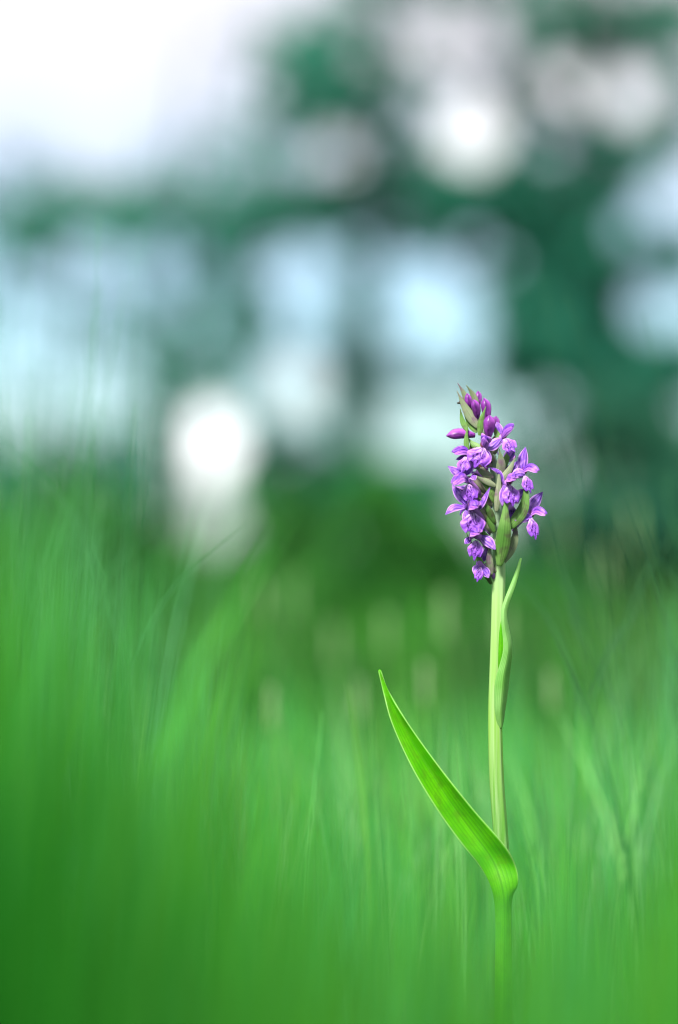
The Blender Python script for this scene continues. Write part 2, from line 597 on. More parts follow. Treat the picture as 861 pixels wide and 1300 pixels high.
# inner flap of the same sheath, seen bright against the stem
ribbon('sheath_lining',
       left=[(632, 858, -1.8), (632.5, 838, -2.2), (633, 818, -2.2), (634.5, 798, -2), (637, 782, -1.5)],
       mid=[(635, 858, -2.6), (636, 838, -3), (636.5, 818, -3), (636.8, 798, -2.8), (638, 782, -2.2)],
       right=[(640, 858, -2), (642, 838, -2.2), (642, 818, -2.4), (640, 798, -2.2), (640, 782, -1.8)],
       mat=M['leaf'], nu=14, nv=5, thick=0.0004)


def lance(u, peak=0.35, tip=0.9):
    """lanceolate half-width profile, 1 at its widest"""
    if u < peak: return math.sin(0.5 * math.pi * (0.18 + 0.82 * u / peak)) ** 0.9
    return max(0.0, math.cos(0.5 * math.pi * (u - peak) / (1 - peak))) ** tip


def bract(base, tip, width, bulge=(0, 0, 0), face=(0, -1, 0), mat='bract', cup=0.35, name='bract', peak=0.32, twist=0.0, tip_pow=1.6):
    """lance-shaped bract from base to tip (pixel, pixel, dy mm); width in pixels; bulge = mid offset in mm"""
    a, b = P(*base), P(*tip)
    m = (a + b) / 2 + Vector(bulge) * 0.001
    line = catmull([a, m, b], 15)
    V, UV, nv = [], [], 9
    fc = Vector(face).normalized()
    for i in range(15):
        u = i / 14
        p = Vector(line[i])
        t = (Vector(line[min(i + 1, 14)]) - Vector(line[max(i - 1, 0)])).normalized()
        s = t.cross(fc).normalized()
        n = s.cross(t).normalized()
        if twist:
            q = Matrix.Rotation(twist * u, 3, t)
            s, n = q @ s, q @ n
        w = width * 0.9 * PX * 0.5 * lance(u, peak, tip_pow) + 0.00008
        for j in range(nv):
            v = j / (nv - 1) * 2 - 1
            V.append(p + s * (v * w) + n * (-cup * w * (abs(v) ** 1.6) + cup * w * 0.5) )
            UV.append((u, j / (nv - 1)))
    o = link(name, mesh(name, V, grid_faces(15, nv), UV), M[mat], orchid)
    return thicken(o, 0.00035)


def bud(base, tip, width, bulge=(0, 0, 0), mat='bud', peak=0.55):
    a, b = P(*base), P(*tip)
    m = (a + b) / 2 + Vector(bulge) * 0.001
    line = [Vector(q) for q in catmull([a, m, b], 14)]
    rad = []
    for i in range(14):
        u = i / 13
        r = math.sin(math.pi * min(1, u / (2 * peak)) ) if u < peak else math.cos(0.5 * math.pi * ((u - peak) / (1 - peak)) ** 1.35)
        rad.append(max(0.06, (0.42 + 0.58 * r) if u < peak else r) * width * PX * 0.5)
    V, F, UV = tube(line, rad, 18, ribs=3, rib_depth=0.07)
    return link('bud', mesh('bud', V, F, UV), M[mat], orchid)


def petal(L, W, bend=0.0, cup=0.3, peak=0.5, tip=0.75, nu=9, nv=7, roll=0.0, keel=0.0):
    """petal grid along +X, face up +Z, bending by `bend` radians over its length"""
    V, UV = [], []
    x = z = 0.0
    for i in range(nu):
        u = i / (nu - 1)
        th = bend * u
        w = W * 0.5 * max(0.02, lance(u, peak, tip))
        for j in range(nv):
            v = j / (nv - 1) * 2 - 1
            a = roll * u
            yy, zz = v * w, cup * w * v * v - keel * w * (1 - abs(v))
            yy, zz = yy * math.cos(a) - zz * math.sin(a), yy * math.sin(a) + zz * math.cos(a)
            V.append(Vector((x - zz * math.sin(th), yy, z + zz * math.cos(th))))
            UV.append((u, j / (nv - 1)))
        x += math.cos(th) * L / (nu - 1)
        z += math.sin(th) * L / (nu - 1)
    return V, grid_faces(nu, nv), UV


def lip_mesh(L, W, bend, reflex, rnd):
    nu, nv = 13, 15
    V, UV = [], []
    for j in range(nv):
        v = j / (nv - 1) * 2 - 1
        # three lobes: a pointed middle one and two broad side ones
        ln = L * (0.68 * (1 - 0.30 * abs(v) ** 3.0) + 0.32 * math.exp(-(v / 0.17) ** 2) + 0.15 * math.exp(-((abs(v) - 0.62) / 0.2) ** 2) + 0.035 * math.sin(19 * v + rnd))
        for i in range(nu):
            u = i / (nu - 1)
            s = u * ln
            th = bend * (s / L)
            k = L / max(1e-6, abs(bend)) * (1 if bend > 0 else -1)
            x = k * math.sin(th) if bend else s
            z = k * (1 - math.cos(th)) if bend else 0
            wid = W * 0.5 * (0.16 + 0.84 * min(1, u / 0.72) ** 0.9)
            y = v * wid
            dz = -0.62 * reflex * wid * v * v * (0.3 + 0.7 * u) + 0.04 * W * math.exp(-(v / 0.2) ** 2) * math.sin(math.pi * u) + 0.05 * W * math.sin(7 * v + rnd) * u * u + 0.03 * W * math.sin(13 * u + 9 * v + rnd)
            V.append(Vector((x - dz * math.sin(th), y * (1 - 0.14 * reflex * v * v), z + dz * math.cos(th))))
            UV.append((min(1, u * ln / L), j / (nv - 1)))
    F = [(j * nu + i, j * nu + i + 1, (j + 1) * nu + i + 1, (j + 1) * nu + i) for j in range(nv - 1) for i in range(nu - 1)]
    return V, F, UV


def rot(ax, deg):
    return Matrix.Rotation(R(deg), 4, ax)


def flower(throat, az, tilt=0, roll=0, scale=1.0, attach_py=None, lat=(48, 48), lat_az=(62, 62), hood=1.0, lipscale=1.0, lip_bend=-55, wilt=0.0):
    """one orchid flower. az: 0 faces the camera, +90 faces right; lat: rise of the two lateral sepals"""
    o3 = P(*throat)
    rnd = random.uniform(0, 6.28)
    j = lambda a: random.uniform(-a, a)
    # local X = outward, Z = up
    Mx = Matrix.Translation(o3) @ rot('Z', az - 90) @ rot('Y', -tilt) @ rot('X', roll) @ Matrix.Scale(scale * 0.001, 4)

    def put(name, data, mat, parent, mtx, thick=0.0):
        V, F, UV = data
        o = link(name, mesh(name, [Mx @ mtx @ v for v in V], F, UV), M[mat], parent)
        if thick: thicken(o, thick)
        return o

    # ovary: the flower's own stalk, from the stem to the throat
    at = stem_at(attach_py if attach_py else throat[1] + 18)
    back = Mx @ Vector((-3.2, 0, -0.2))
    mouth = Mx @ Vector((-0.6, 0, 0.0))
    line = [Vector(q) for q in catmull([at, at.lerp(back, 0.5) + Vector((0, 0, -0.001)), back, mouth], 12)]
    rad = [0.0009 + 0.0007 * math.sin(math.pi * min(1, i / 9)) for i in range(12)]
    V, F, UV = tube(line, rad, 12, ribs=3, rib_depth=0.12)
    fl = link('flower', mesh('flower', V, F, UV), M['ovary'], orchid)
    T = Matrix.Translation
    I = Matrix.Identity(4)
    # dorsal sepal and the two petals close into a hood
    put('dorsal_sepal', petal(7.6 * hood, 4.6, R(-58 + j(8)), -0.8, 0.5, 0.7), 'hood', fl, T((-0.8, 0, 1.4)) @ rot('Y', -40 + j(5)), 0.00022)
    for s in (1, -1):
        put('petal', petal(6.6 * hood, 3.6, R(-46 + j(8)), -0.5, 0.5, 0.7), 'pink', fl,
            T((-0.3, s * 1.0, 0.9)) @ rot('Z', s * 9) @ rot('Y', -28 + j(6)) @ rot('X', -s * 48), 0.0002)
    # lateral sepals spread up and sideways
    for s, up, sa in ((1, lat[0], lat_az[0]), (-1, lat[1], lat_az[1])):
        put('lateral_sepal', petal(9.2, 4.6, R(-16 + j(12)), 0.35, 0.45, 0.75, roll=s * 0.25), 'sepal', fl,
            T((-0.9, s * 1.3, 0.3)) @ rot('Z', s * sa) @ rot('Y', -up + j(4)) @ rot('X', s * (62 + j(10))), 0.00022)
    put('lip', lip_mesh(9.8 * lipscale, 8.6 * lipscale, R(lip_bend), 0.85 + wilt, rnd), 'lip', fl, T((0.2, 0, -0.5)) @ rot('Y', 34 + j(6)), 0.00025)
    sp = [Vector(q) for q in catmull([(0.3, 0, -0.8), (-2.2, 0, -1.6), (-5.2, 0, -3.4), (-7.4, 0, -6.2)], 9)]
    put('spur', tube(sp, [1.5, 1.5, 1.4, 1.35, 1.3, 1.2, 1.05, 0.9, 0.45], 10), 'spur', fl, I)
    cl = [Vector(q) for q in catmull([(-0.8, 0, 0.2), (0.0, 0, 1.4), (1.1, 0, 2.4)], 6)]
    put('column', tube(cl, [1.2, 1.25, 1.2, 1.1, 0.9, 0.4], 10), 'column', fl, I)
    return fl


def blade_between(name, base, tip, width, bulge, face, mat, parent, cup=0.4, peak=0.45, tipp=1.0, nu=13, nv=9, thick=0.0002, ruffle=0.0):
    """petal or sepal from base to tip (photo pixel, pixel, depth mm), width in pixels, bulge of its middle in mm"""
    a, b = P(*base), P(*tip)
    m = (a + b) / 2 + Vector(bulge) * 0.001
    line = catmull([a, m, b], nu)
    V, UV = [], []
    fc = Vector(face).normalized()
    ph = random.uniform(0, 6)
    for i in range(nu):
        u = i / (nu - 1)
        p = Vector(line[i])
        t = (Vector(line[min(i + 1, nu - 1)]) - Vector(line[max(i - 1, 0)])).normalized()
        sd = t.cross(fc).normalized()
        n = sd.cross(t).normalized()
        w = width * 1.12 * PX * 0.5 * max(0.03, lance(u, peak, tipp))
        for j in range(nv):
            v = j / (nv - 1) * 2 - 1
            h = -cup * w * v * v + ruffle * w * math.sin(6 * u + 4 * v + ph) * abs(v)
            V.append(p + sd * (v * w * (1 - 0.12 * abs(cup) * abs(v))) + n * (h + 0.4 * cup * w))
            UV.append((u, j / (nv - 1)))
    o = link(name, mesh(name, V, grid_faces(nu, nv), UV), M[mat], parent)
    return thicken(o, thick)


def drawn_flower(throat, attach_py, hood, sepals, lip, lip_face=(0, -1, 0.2), spur=None):
    """flower whose pieces are laid out one by one; hood, sepals, lip: (base, tip, width, bulge, face)"""
    at, th = stem_at(attach_py), P(*throat)
    out = Vector((th.x - at.x, th.y - at.y, 0))
    out = out.normalized() if out.length > 1e-5 else Vector((0, -1, 0))
    back = th - out * 0.0035 + Vector((0, 0, -0.0003))
    line = [Vector(q) for q in catmull([at, at.lerp(back, 0.5) + Vector((0, 0, -0.001)), back, th], 12)]
    V, F, UV = tube(line, [0.0009 + 0.0007 * math.sin(math.pi * min(1, i / 9)) for i in range(12)], 12, ribs=3, rib_depth=0.12)
    fl = link('flower', mesh('flower', V, F, UV), M['ovary'], orchid)
    if hood:
        hb, ht, hw, hbul, hf = hood
        blade_between('dorsal_sepal', hb, ht, hw, hbul, hf, 'hood', fl, 0.85, 0.5, 0.6)
        for sg in (-1, 1):       # the two petals lining the hood
            sh = lambda q, k: (q[0] + sg * 1.2 * k, q[1] + 2.4, q[2] + sg * 2.2 * k + 0.3)
            blade_between('petal', sh(hb, 0.6), (ht[0] * 0.88 + hb[0] * 0.12, ht[1] * 0.88 + hb[1] * 0.12 + 2.6, ht[2] + sg * 0.9), hw * 0.72, tuple(0.8 * q for q in hbul), hf, 'pink', fl, 0.5, 0.5, 0.6)
    for q in sepals:
        (bx, by, bd), (tx, ty, td) = q[0], q[1]
        q = (q[0], (tx + 0.07 * (tx - bx), ty + 0.07 * (ty - by), td), *q[2:])
        blade_between('lateral_sepal', *q[:5], 'sepal', fl, *(q[5:] or (0.35,)), ruffle=0.12)
    lb, lt, lw, bend, reflex = lip
    A, B = P(*lb), P(*lt)
    x = (B - A).normalized()
    f = Vector(lip_face)
    z = (f - x * f.dot(x)).normalized()
    y = z.cross(x)
    mt = Matrix(((x.x, y.x, z.x, A.x), (x.y, y.y, z.y, A.y), (x.z, y.z, z.z, A.z), (0, 0, 0, 1)))
    bend *= 0.5
    mt = mt @ rot('Y', bend * 0.5)
    L = (B - A).length / 0.97
    V, F, UV = lip_mesh(L, lw * 1.12 * PX, R(bend), reflex * 0.4, random.uniform(0, 6))
    mt = mt if bend < 0 else mt
    thicken(link('lip', mesh('lip', [mt @ v for v in V], F, UV), M['lip'], fl), 0.00025)
    sp = [th, th - out * 0.003 + Vector((0, 0, -0.0012)), th - out * 0.0052 + Vector((0, 0, -0.0034)), th - out * 0.0066 + Vector((0, 0, -0.006))]
    V, F, UV = tube([Vector(q) for q in catmull(sp, 9)], [.0013, .0013, .0013, .0012, .0012, .0011, .001, .0008, .0004], 10)
    link('spur', mesh('spur', V, F, UV), M['spur'], fl)
    cl = [th + Vector((0, 0, -0.0004)), th + out * 0.0005 + Vector((0, 0, 0.0009)), th + out * 0.0012 + Vector((0, 0, 0.0018))]
    V, F, UV = tube([Vector(q) for q in catmull(cl, 6)], [.0010, .0011, .0011, .0010, .0008, .0003], 10)
    link('column', mesh('column', V, F, UV), M['column' if hood else 'spur'], fl)
    return fl


FR = (0, -1, 0.15)
# upper flower turned to the side, with a long hood
drawn_flower((598, 576, -3), 592, ((601, 575, -3), (573.5, 574, -8), 15, (0, 0, 1.6), (0, -0.7, 0.8)),
             [((599, 577, -2), (580, 583, -7), 9, (0, 0, -0.3), (0.2, -1, 0.5))],
             ((592, 580, -7), (586, 602, -10), 18, -28, 0.7), (-0.3, -1, 0.3))
# flower below it
drawn_flower((590, 608, -6), 628, ((594, 610, -6), (573, 614, -12), 17, (0.6, -0.4, 2.6), (0.1, -0.6, 0.8)),
             [((592, 604, -5), (570, 592.5, -5), 11.5, (0, 0, -0.4), FR), ((591, 603, -6), (600, 590, -9), 10, (0, 0, 0.2), FR), ((596, 612, -8), (603, 610, -13), 11, (0, -0.4, 1.6), (0, -0.8, 0.6))],
             ((594, 615, -8), (600, 640, -9), 21, -25, 0.6), (-0.3, -1, 0.2))
# the showy flower facing the viewer near the top
drawn_flower((614, 566, -9), 585, ((613, 566, -8), (617, 553, -12), 16, (0.2, -0.6, 0.6), (0, -1, 0.5)),
             [((619, 570, -8), (636, 557, -8), 12, (0, 0, -0.4), FR), ((615, 570, -8), (620, 590, -9), 11, (0.3, 0, 0), FR)],
             ((613, 568, -10), (602, 595, -11), 30, -20, 0.45), (0, -1, 0.3))
# small flower at the top of the other side
drawn_flower((639, 555, -4), 577, ((638, 553, -4), (653, 539, -7), 12.5, (-0.4, 0, 0.8), (-0.4, -0.9, 0.4)),
             [((636, 553, -3), (631, 536.5, -3), 10.5, (0, 0, 0), FR), ((638, 558, -5), (622, 569, -7), 12, (0, 0, 0.4), FR)],
             ((640, 557, -6), (654.5, 575, -8), 19, -20, 0.5), (0.2, -1, 0.3))
drawn_flower((665, 599, -3), 622, ((663, 597, -3), (685, 597.5, -8), 13, (0, 0, 1.9), (0.1, -0.7, 0.8)),
             [((663, 599, -2), (667, 569.5, -1), 13, (-0.3, 0, 0), FR), ((667, 602, -5), (651, 603, -8), 13, (0, 0, 0.5), FR)],
             ((666, 604, -6), (675, 628, -7), 15, -22, 0.8), (0.4, -1, 0.2))
drawn_flower((646, 612, -8), 628, ((645, 613, -7), (652, 607, -14), 18, (0, -0.6, 1.6), (0, -0.9, 0.7)),
             [((647, 611, -5), (657, 586.5, -4), 12, (-0.5, 0, 0), FR), ((640, 617, -7), (620.5, 594, -9), 6, (1.3, 0, 1.3), (-0.6, -0.6, 0.6)), ((641, 616, -8), (638, 641, -8), 9, (-0.3, 0, 0), FR)],
             ((647, 616, -9), (652, 645, -11), 22, -22, 0.5), (0.2, -1, 0.3))
# lowest flower, held out clear of the spike
drawn_flower((674, 654, -2), 672, ((672, 652, -2), (695, 652.5, -7), 12.5, (0, 0, 2.0), (0.1, -0.7, 0.8)),
             [((671, 651, -1), (688, 626, 1), 14.5, (-0.3, 0, 0.1), FR), ((676, 656, -4), (655, 660.5, -6), 12, (0, 0, 0.3), FR)],
             ((674, 658, -5), (681, 687, -6), 16, -24, 0.8), (0.4, -1, 0.2))
drawn_flower((599, 645, -9), 664, ((595, 648, -8), (606, 642, -15), 20, (0, -0.6, 1.8), (0, -0.9, 0.7)),
             [((592, 640, -7), (575, 616.5, -6), 11.5, (0, 0, -0.2), FR), ((590, 644, -7), (567, 653, -9), 12, (-0.2, 0, 1.6), (-0.1, -0.8, 0.7)), ((607, 648, -8), (621.5, 620.5, -10), 8.5, (-0.5, 0, -0.9), (-0.5, -0.8, 0.3)), ((592, 648, -8), (590, 663, -9), 8, (0, 0, 0), FR)],
             ((600, 651, -11), (601, 683, -11), 29, -18, 0.4), (0, -1, 0.25))
drawn_flower((603, 679, -8), 693, ((597, 681, -7), (607, 676, -14), 20, (0, -0.5, 1.6), (0, -0.9, 0.7)),
             [((610, 680, -7), (628, 697, -9), 13, (0.3, 0, 0.3), FR), ((598, 682, -7), (590.5, 690, -9), 8, (0, 0, 0), FR)],
             ((605, 686, -10), (602, 713, -10), 19, -20, 0.7), (-0.1, -1, 0.2))
drawn_flower((611, 718, -4), 722, None,
             [((611, 719, -4), (602, 728, -6), 11, (-0.3, 0, 0.3), FR), ((612, 719, -5), (620, 733, -6), 11, (0.2, 0, 0), FR), ((612, 714, -3), (617, 697, -5), 9, (0, 0, 0), FR)],
             ((610, 720, -6), (605.5, 740, -7), 11, -15, 0.9), (-0.1, -1, 0.1))
# flowers on the far side of the spike
flower((598, 628, 4), -82, 0, 0, 0.9, attach_py=640, lat=(58, 20))
flower((640, 588, 8), 120, 5, 0, 0.85, attach_py=604)
flower((622, 618, 9), 175, 0, 0, 0.9, attach_py=634)
flower((648, 640, 8), 140, 0, 0, 0.88, attach_py=656)
flower((610, 660, 8), -150, 0, 0, 0.88, attach_py=676)
flower((608, 596, 8), -150, 4, 0, 0.85, attach_py=612)
flower((611, 705, 4), -70, -10, 0, 0.6, attach_py=714, wilt=0.3)

# buds
bud((603, 553, -2), (566.5, 553.5, -4), 13.5, (0, 0, 0.7), peak=0.6)
bud((596, 519, -2), (593, 499, -3), 9.5)
bud((606, 532, -3), (601, 507, -6), 11.5, (0.3, 0, 0.0), peak=0.66)
bud((618, 535, -1), (614.5, 505, -2), 13, (0.3, 0, 0), peak=0.62)
bud((620, 556, -4), (621.5, 527, -7), 15.5, (0, 0, 0), peak=0.66)
bud((608, 514, 2), (607, 496, 3), 8.5)
bud((589, 520, 2), (585, 503, 3), 7)
bud((626, 548, 6), (630, 528, 8), 12)

# bracts round the spike
bract((598, 526, -1), (581, 486, -1), 9.5, (0.6, 0, 0.4), mat='bract_purple')
bract((606, 524, 1), (592, 489, -1), 9.5, (0.8, 0, 0.8), mat='bract_purple')
bract((607, 543, -4), (580, 496, -3), 13, (-0.3, -0.5, -0.4), mat='bract_purple')
bract((594, 548, -4), (584.5, 519, -3), 7.5, (-0.6, 0, -0.2))
bract((606, 549, -3), (588, 522, -2), 8.5, (-0.2, 0, -0.6))
bract((609, 553, -5), (617, 516, -6), 9, (-0.6, -0.5, 0))
bract((594, 577, -5), (593.5, 541, -5), 7, (-0.5, 0, 0))
bract((612, 570, -4), (594, 556, -2), 9, (-0.5, 0, -0.4))
bract((607, 590, -2), (597, 560, 0), 9, (-0.6, 0, 0))
bract((634, 560, -4), (626, 540, -3), 8, (0.2, 0, 0))
bract((635, 604, -5), (634, 570, -7), 13, (0.5, -0.5, 0), mat='bract_purple')
bract((634, 612, -6), (655, 579, -6), 9.5, (0.6, -0.2, -0.4), mat='bract_purple')
bract((627, 606, -6), (602, 590, -8), 8, (-0.3, -0.4, -0.8), mat='bract_purple')
bract((630, 617, -7), (602, 603, -9), 8, (0, -0.4, -0.2), mat='bract_purple')
bract((630, 650, -6), (634, 592, -8), 9, (0.3, -0.5, 0), mat='bract_purple')
bract((629, 640, -5), (607, 607, -7), 9, (0.9, -0.3, 0.6))
bract((628, 664, -5), (609, 632, -9), 9, (0.6, -0.4, 0.2))
bract((628, 676, -4), (612, 640, -6), 8, (0.2, -0.4, -0.6))
bract((627, 693, -4), (609, 668, -8), 8.5, (-0.2, -0.4, -0.3))
bract((645, 672, -5), (667.5, 604, -6), 17, (2.6, -0.4, -1.4), face=(-0.3, -1, 0.1))
bract((634, 719, -6), (642.5, 619, -9), 21, (0.6, -1.6, -0.4), peak=0.34, cup=0.45, tip_pow=2.1)
bract((640, 714, -3), (655, 659, -2), 13, (1.6, 0, 0), mat='bract_purple')
bract((624, 742, -2), (592, 676, -6), 10, (0.4, -0.4, -1.2), face=(-0.5, -1, 0))
bract((624, 730, -4), (623, 688, -6), 10, (-0.6, -0.4, 0), mat='bract_purple')
bract((634, 600, 4), (648, 566, 6), 10, (0.5, 0, 0))
bract((622, 572, 3), (634, 545, 5), 9, (0.5, 0, 0), mat='bract_purple')
bract((600, 516, 1), (588, 494, 3), 7, (0, 0, 0), mat='bract_purple')
V, F, UV = tube([Vector(P(585.5, 509, -3)), Vector(P(583.5, 511.5, -3.2)), Vector(P(580.8, 511.8, -3.4))], [0.0004, 0.0005, 0.0003], 8)
link('withered_tip', mesh('withered_tip', V, F, UV), M['dry'], orchid)

# =================================================================== MEADOW
FRESH = [(0.065, 0.32, 0.05), (0.045, 0.28, 0.06), (0.09, 0.34, 0.04), (0.06, 0.31, 0.10)]
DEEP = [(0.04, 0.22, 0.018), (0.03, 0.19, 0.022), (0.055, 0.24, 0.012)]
SHADE_GREEN = [(0.008, 0.10, 0.006), (0.012, 0.13, 0.008)]  # dark greens that paint the self-shadow of dense grass into the blades
DARK_GRASS = [(0.020, 0.085, 0.016), (0.016, 0.075, 0.02), (0.028, 0.10, 0.016)]


def top_limit(u):
    """how high the near grass stands, as a photo row, at each photo column (a tall clump on the left)"""
    return np.interp(u, [-900, -300, 0, 90, 200, 300, 430, 640, 760, 860, 960, 1300], [660, 560, 550, 630, 800, 925, 1015, 1060, 1000, 860, 720, 660])


def near_grass(name, y0, y1, n, xw, label, cols, wmin, wmax, lo=0.72):
    y = rng.uniform(y0, y1, n)
    x = rng.uniform(-xw, xw, n)
    u = x / y * FPX + 430.5
    top = CAM_H - (top_limit(u) - HORIZON) / FPX * y
    h = np.maximum(0.02, top * rng.uniform(lo, 1.06, n))
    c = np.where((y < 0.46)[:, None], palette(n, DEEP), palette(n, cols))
    shade_mix = np.interp(u, [-100, 60, 330], [1, 0.9, 0]) * (y < 0.5)          # close left blades coloured darker, painting in shade deep in the grass
    c = np.where((rng.uniform(0, 1, n) < shade_mix)[:, None], palette(n, SHADE_GREEN), c)
    h = np.where(rng.uniform(0, 1, n) < shade_mix * 0.55, h * 0.72, h)
    h = np.where((u > 740) & (rng.uniform(0, 1, n) < 0.7), np.minimum(h, CAM_H - (1040 - HORIZON) / FPX * y), h)
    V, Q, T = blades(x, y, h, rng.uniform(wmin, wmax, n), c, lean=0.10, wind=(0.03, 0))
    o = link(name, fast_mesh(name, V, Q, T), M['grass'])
    return tag(o, label, 'grass', kind='stuff')


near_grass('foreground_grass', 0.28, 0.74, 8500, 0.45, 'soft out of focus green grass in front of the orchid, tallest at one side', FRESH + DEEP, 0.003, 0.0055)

# short turf round the orchid's foot
n = 5000
x, y = rng.uniform(-0.7, 0.7, n), rng.uniform(0.7, 1.4, n)
V, Q, T = blades(x, y, rng.uniform(0.008, 0.03, n), rng.uniform(0.001, 0.0025, n), palette(n, FRESH + DEEP), lean=0.4)
tag(link('short_turf', fast_mesh('short_turf', V, Q, T), M['grass']), 'short green turf around the foot of the orchid stem', 'grass', kind='stuff')

# fine bright grass just behind the orchid
n = 6500
y = 1.36 + 1.5 * rng.uniform(0, 1, n) ** 1.3
x = rng.uniform(-0.55, 0.55, n) * y
h = rng.uniform(0.05, 0.125, n) * (1.0 - 0.12 * (y - 1.36)) + np.where(rng.uniform(0, 1, n) < 0.05, rng.uniform(0.02, 0.07, n), 0)
V, Q, T = blades(x, y, h, rng.uniform(0.0012, 0.0035, n), palette(n, FRESH), lean=0.22, wind=(-0.03, 0))
tag(link('meadow_grass', fast_mesh('meadow_grass', V, Q, T), M['grass']), 'bright fine meadow grass standing behind the orchid', 'grass', kind='stuff')

# thin pale stalks among it, close behind the orchid
n = 800
y = rng.uniform(1.2, 1.75, n)
x = rng.uniform(-0.4, 0.4, n) * y
h = CAM_H - (rng.uniform(800, 1000, n) - HORIZON) / FPX * y
V, Q, T = blades(x, y, h, rng.uniform(0.0010, 0.0021, n), palette(n, [(0.16, 0.40, 0.12), (0.20, 0.42, 0.18), (0.03, 0.16, 0.04), (0.12, 0.36, 0.06), (0.03, 0.17, 0.05)]), lean=0.2, wind=(-0.04, 0))
tag(link('fine_stalks', fast_mesh('fine_stalks', V, Q, T), M['grass']), 'thin pale grass stalks among the meadow grass close behind the orchid', 'grass', kind='stuff')

n = 80
y = rng.uniform(1.13, 1.26, n)
x = rng.uniform(-0.2, 0.2, n) * y
h = CAM_H - (rng.uniform(860, 1010, n) - HORIZON) / FPX * y
V, Q, T = blades(x, y, h, rng.uniform(0.0004, 0.0008, n), palette(n, [(0.10, 0.34, 0.08), (0.13, 0.36, 0.12), (0.03, 0.18, 0.04)]), lean=0.14, wind=(-0.05, 0))
tag(link('hair_grass', fast_mesh('hair_grass', V, Q, T), M['grass']), 'hair thin grass standing in faint streaks close behind the orchid stem', 'grass', kind='stuff')

# feathery taller grass at both sides of the orchid
n = 420
y = rng.uniform(1.32, 1.9, n)
side = rng.uniform(0, 1, n) < 0.62
u = np.where(side, 300 - 420 * rng.uniform(0, 1, n) ** 0.8, 770 + 300 * rng.uniform(0, 1, n) ** 0.7)
x = (u - 430.5) / FPX * y
h = CAM_H - (rng.uniform(0, 1, n) * 230 + np.where(side, np.interp(u, [-120, 120, 300], [430, 500, 690]), np.interp(u, [770, 900, 1070], [740, 560, 520])) - HORIZON) / FPX * y
V, Q, T = blades(x, y, h, rng.uniform(0.0007, 0.0016, n), palette(n, [(0.07, 0.28, 0.09), (0.12, 0.34, 0.15), (0.04, 0.20, 0.07)]), lean=0.13, wind=(0.02, 0))
tag(link('feathery_grass', fast_mesh('feathery_grass', V, Q, T), M['grass']), 'feathery tall grass veiling the trees at both sides of the orchid', 'grass', kind='stuff')

# blades in a darker green further back, out to the trees
n = 9000
y = 2.8 + 27 * rng.uniform(0, 1, n) ** 2.2
x = rng.uniform(-0.42, 0.42, n) * y
h = rng.uniform(0.08, 0.17, n) * (1 + 0.02 * y)
V, Q, T = blades(x, y, h, rng.uniform(0.003, 0.007, n) * (0.6 + 0.22 * y), palette(n, DARK_GRASS + DEEP[:1]), lean=0.25, segs=3)
tag(link('dark_grass', fast_mesh('dark_grass', V, Q, T), M['grass']), 'dark green grass growing between the fine grass and the bushes', 'dark_grass', kind='stuff')


# tall thin grass stems, each with one narrow blade
def grass_stem(px, Y, top, label, group, width=0.0007, cols=(0.04, 0.17, 0.05), blade_w=0.0007):
    b = pix(px, HORIZON, Y)
    b.z = float(ground_z(b.x, b.y)) - 0.002
    t = empty('grass_stem', b)
    tag(t, label, 'grass', group)
    tip = pix(top[0], top[1], Y + random.uniform(-0.03, 0.03))
    m = b.lerp(tip, 0.5) + Vector((random.uniform(-0.012, 0.012) - 0.18 * (tip.x - b.x), random.uniform(-0.01, 0.01), 0.01))
    line = [Vector(q) for q in catmull([b, m, tip], 14)]
    V, F, UV = tube(line, [width * 0.5 * (1.15 - 0.85 * i / 13) for i in range(14)], 6)
    c = np.tile(np.array(cols) * random.uniform(0.8, 1.25), (len(V), 1))
    me = mesh('culm', V, F, UV)
    for m_, n_ in ((me, len(V)),):
        a = m_.attributes.new('tint', 'FLOAT_COLOR', 'POINT')
        a.data.foreach_set('color', np.concatenate([c, np.ones((n_, 1))], 1).astype(np.float32).ravel())
    link('culm', me, M['grass'], t)
    k = random.randint(4, 7)
    p0 = line[k]
    side = random.choice((-1, 1))
    L = random.uniform(0.05, 0.11)
    cl = [Vector(q) for q in catmull([p0, p0 + Vector((side * L * 0.22, 0, L * 0.55)), p0 + Vector((side * L * 0.55, 0.004, L * 0.85))], 9)]
    V, UV = [], []
    for i, p in enumerate(cl):
        w = blade_w * (1 - (i / 8) ** 2) + 0.0001
        V += [p + Vector((-w, 0, 0)), p + Vector((0, 0.0004, 0)), p + Vector((w, 0, 0))]
    me = mesh('blade', V, grid_faces(9, 3))
    a = me.attributes.new('tint', 'FLOAT_COLOR', 'POINT')
    a.data.foreach_set('color', np.concatenate([np.tile(np.array(cols), (len(V), 1)), np.ones((len(V), 1))], 1).astype(np.float32).ravel())
    link('blade', me, M['grass'], t)
    return t


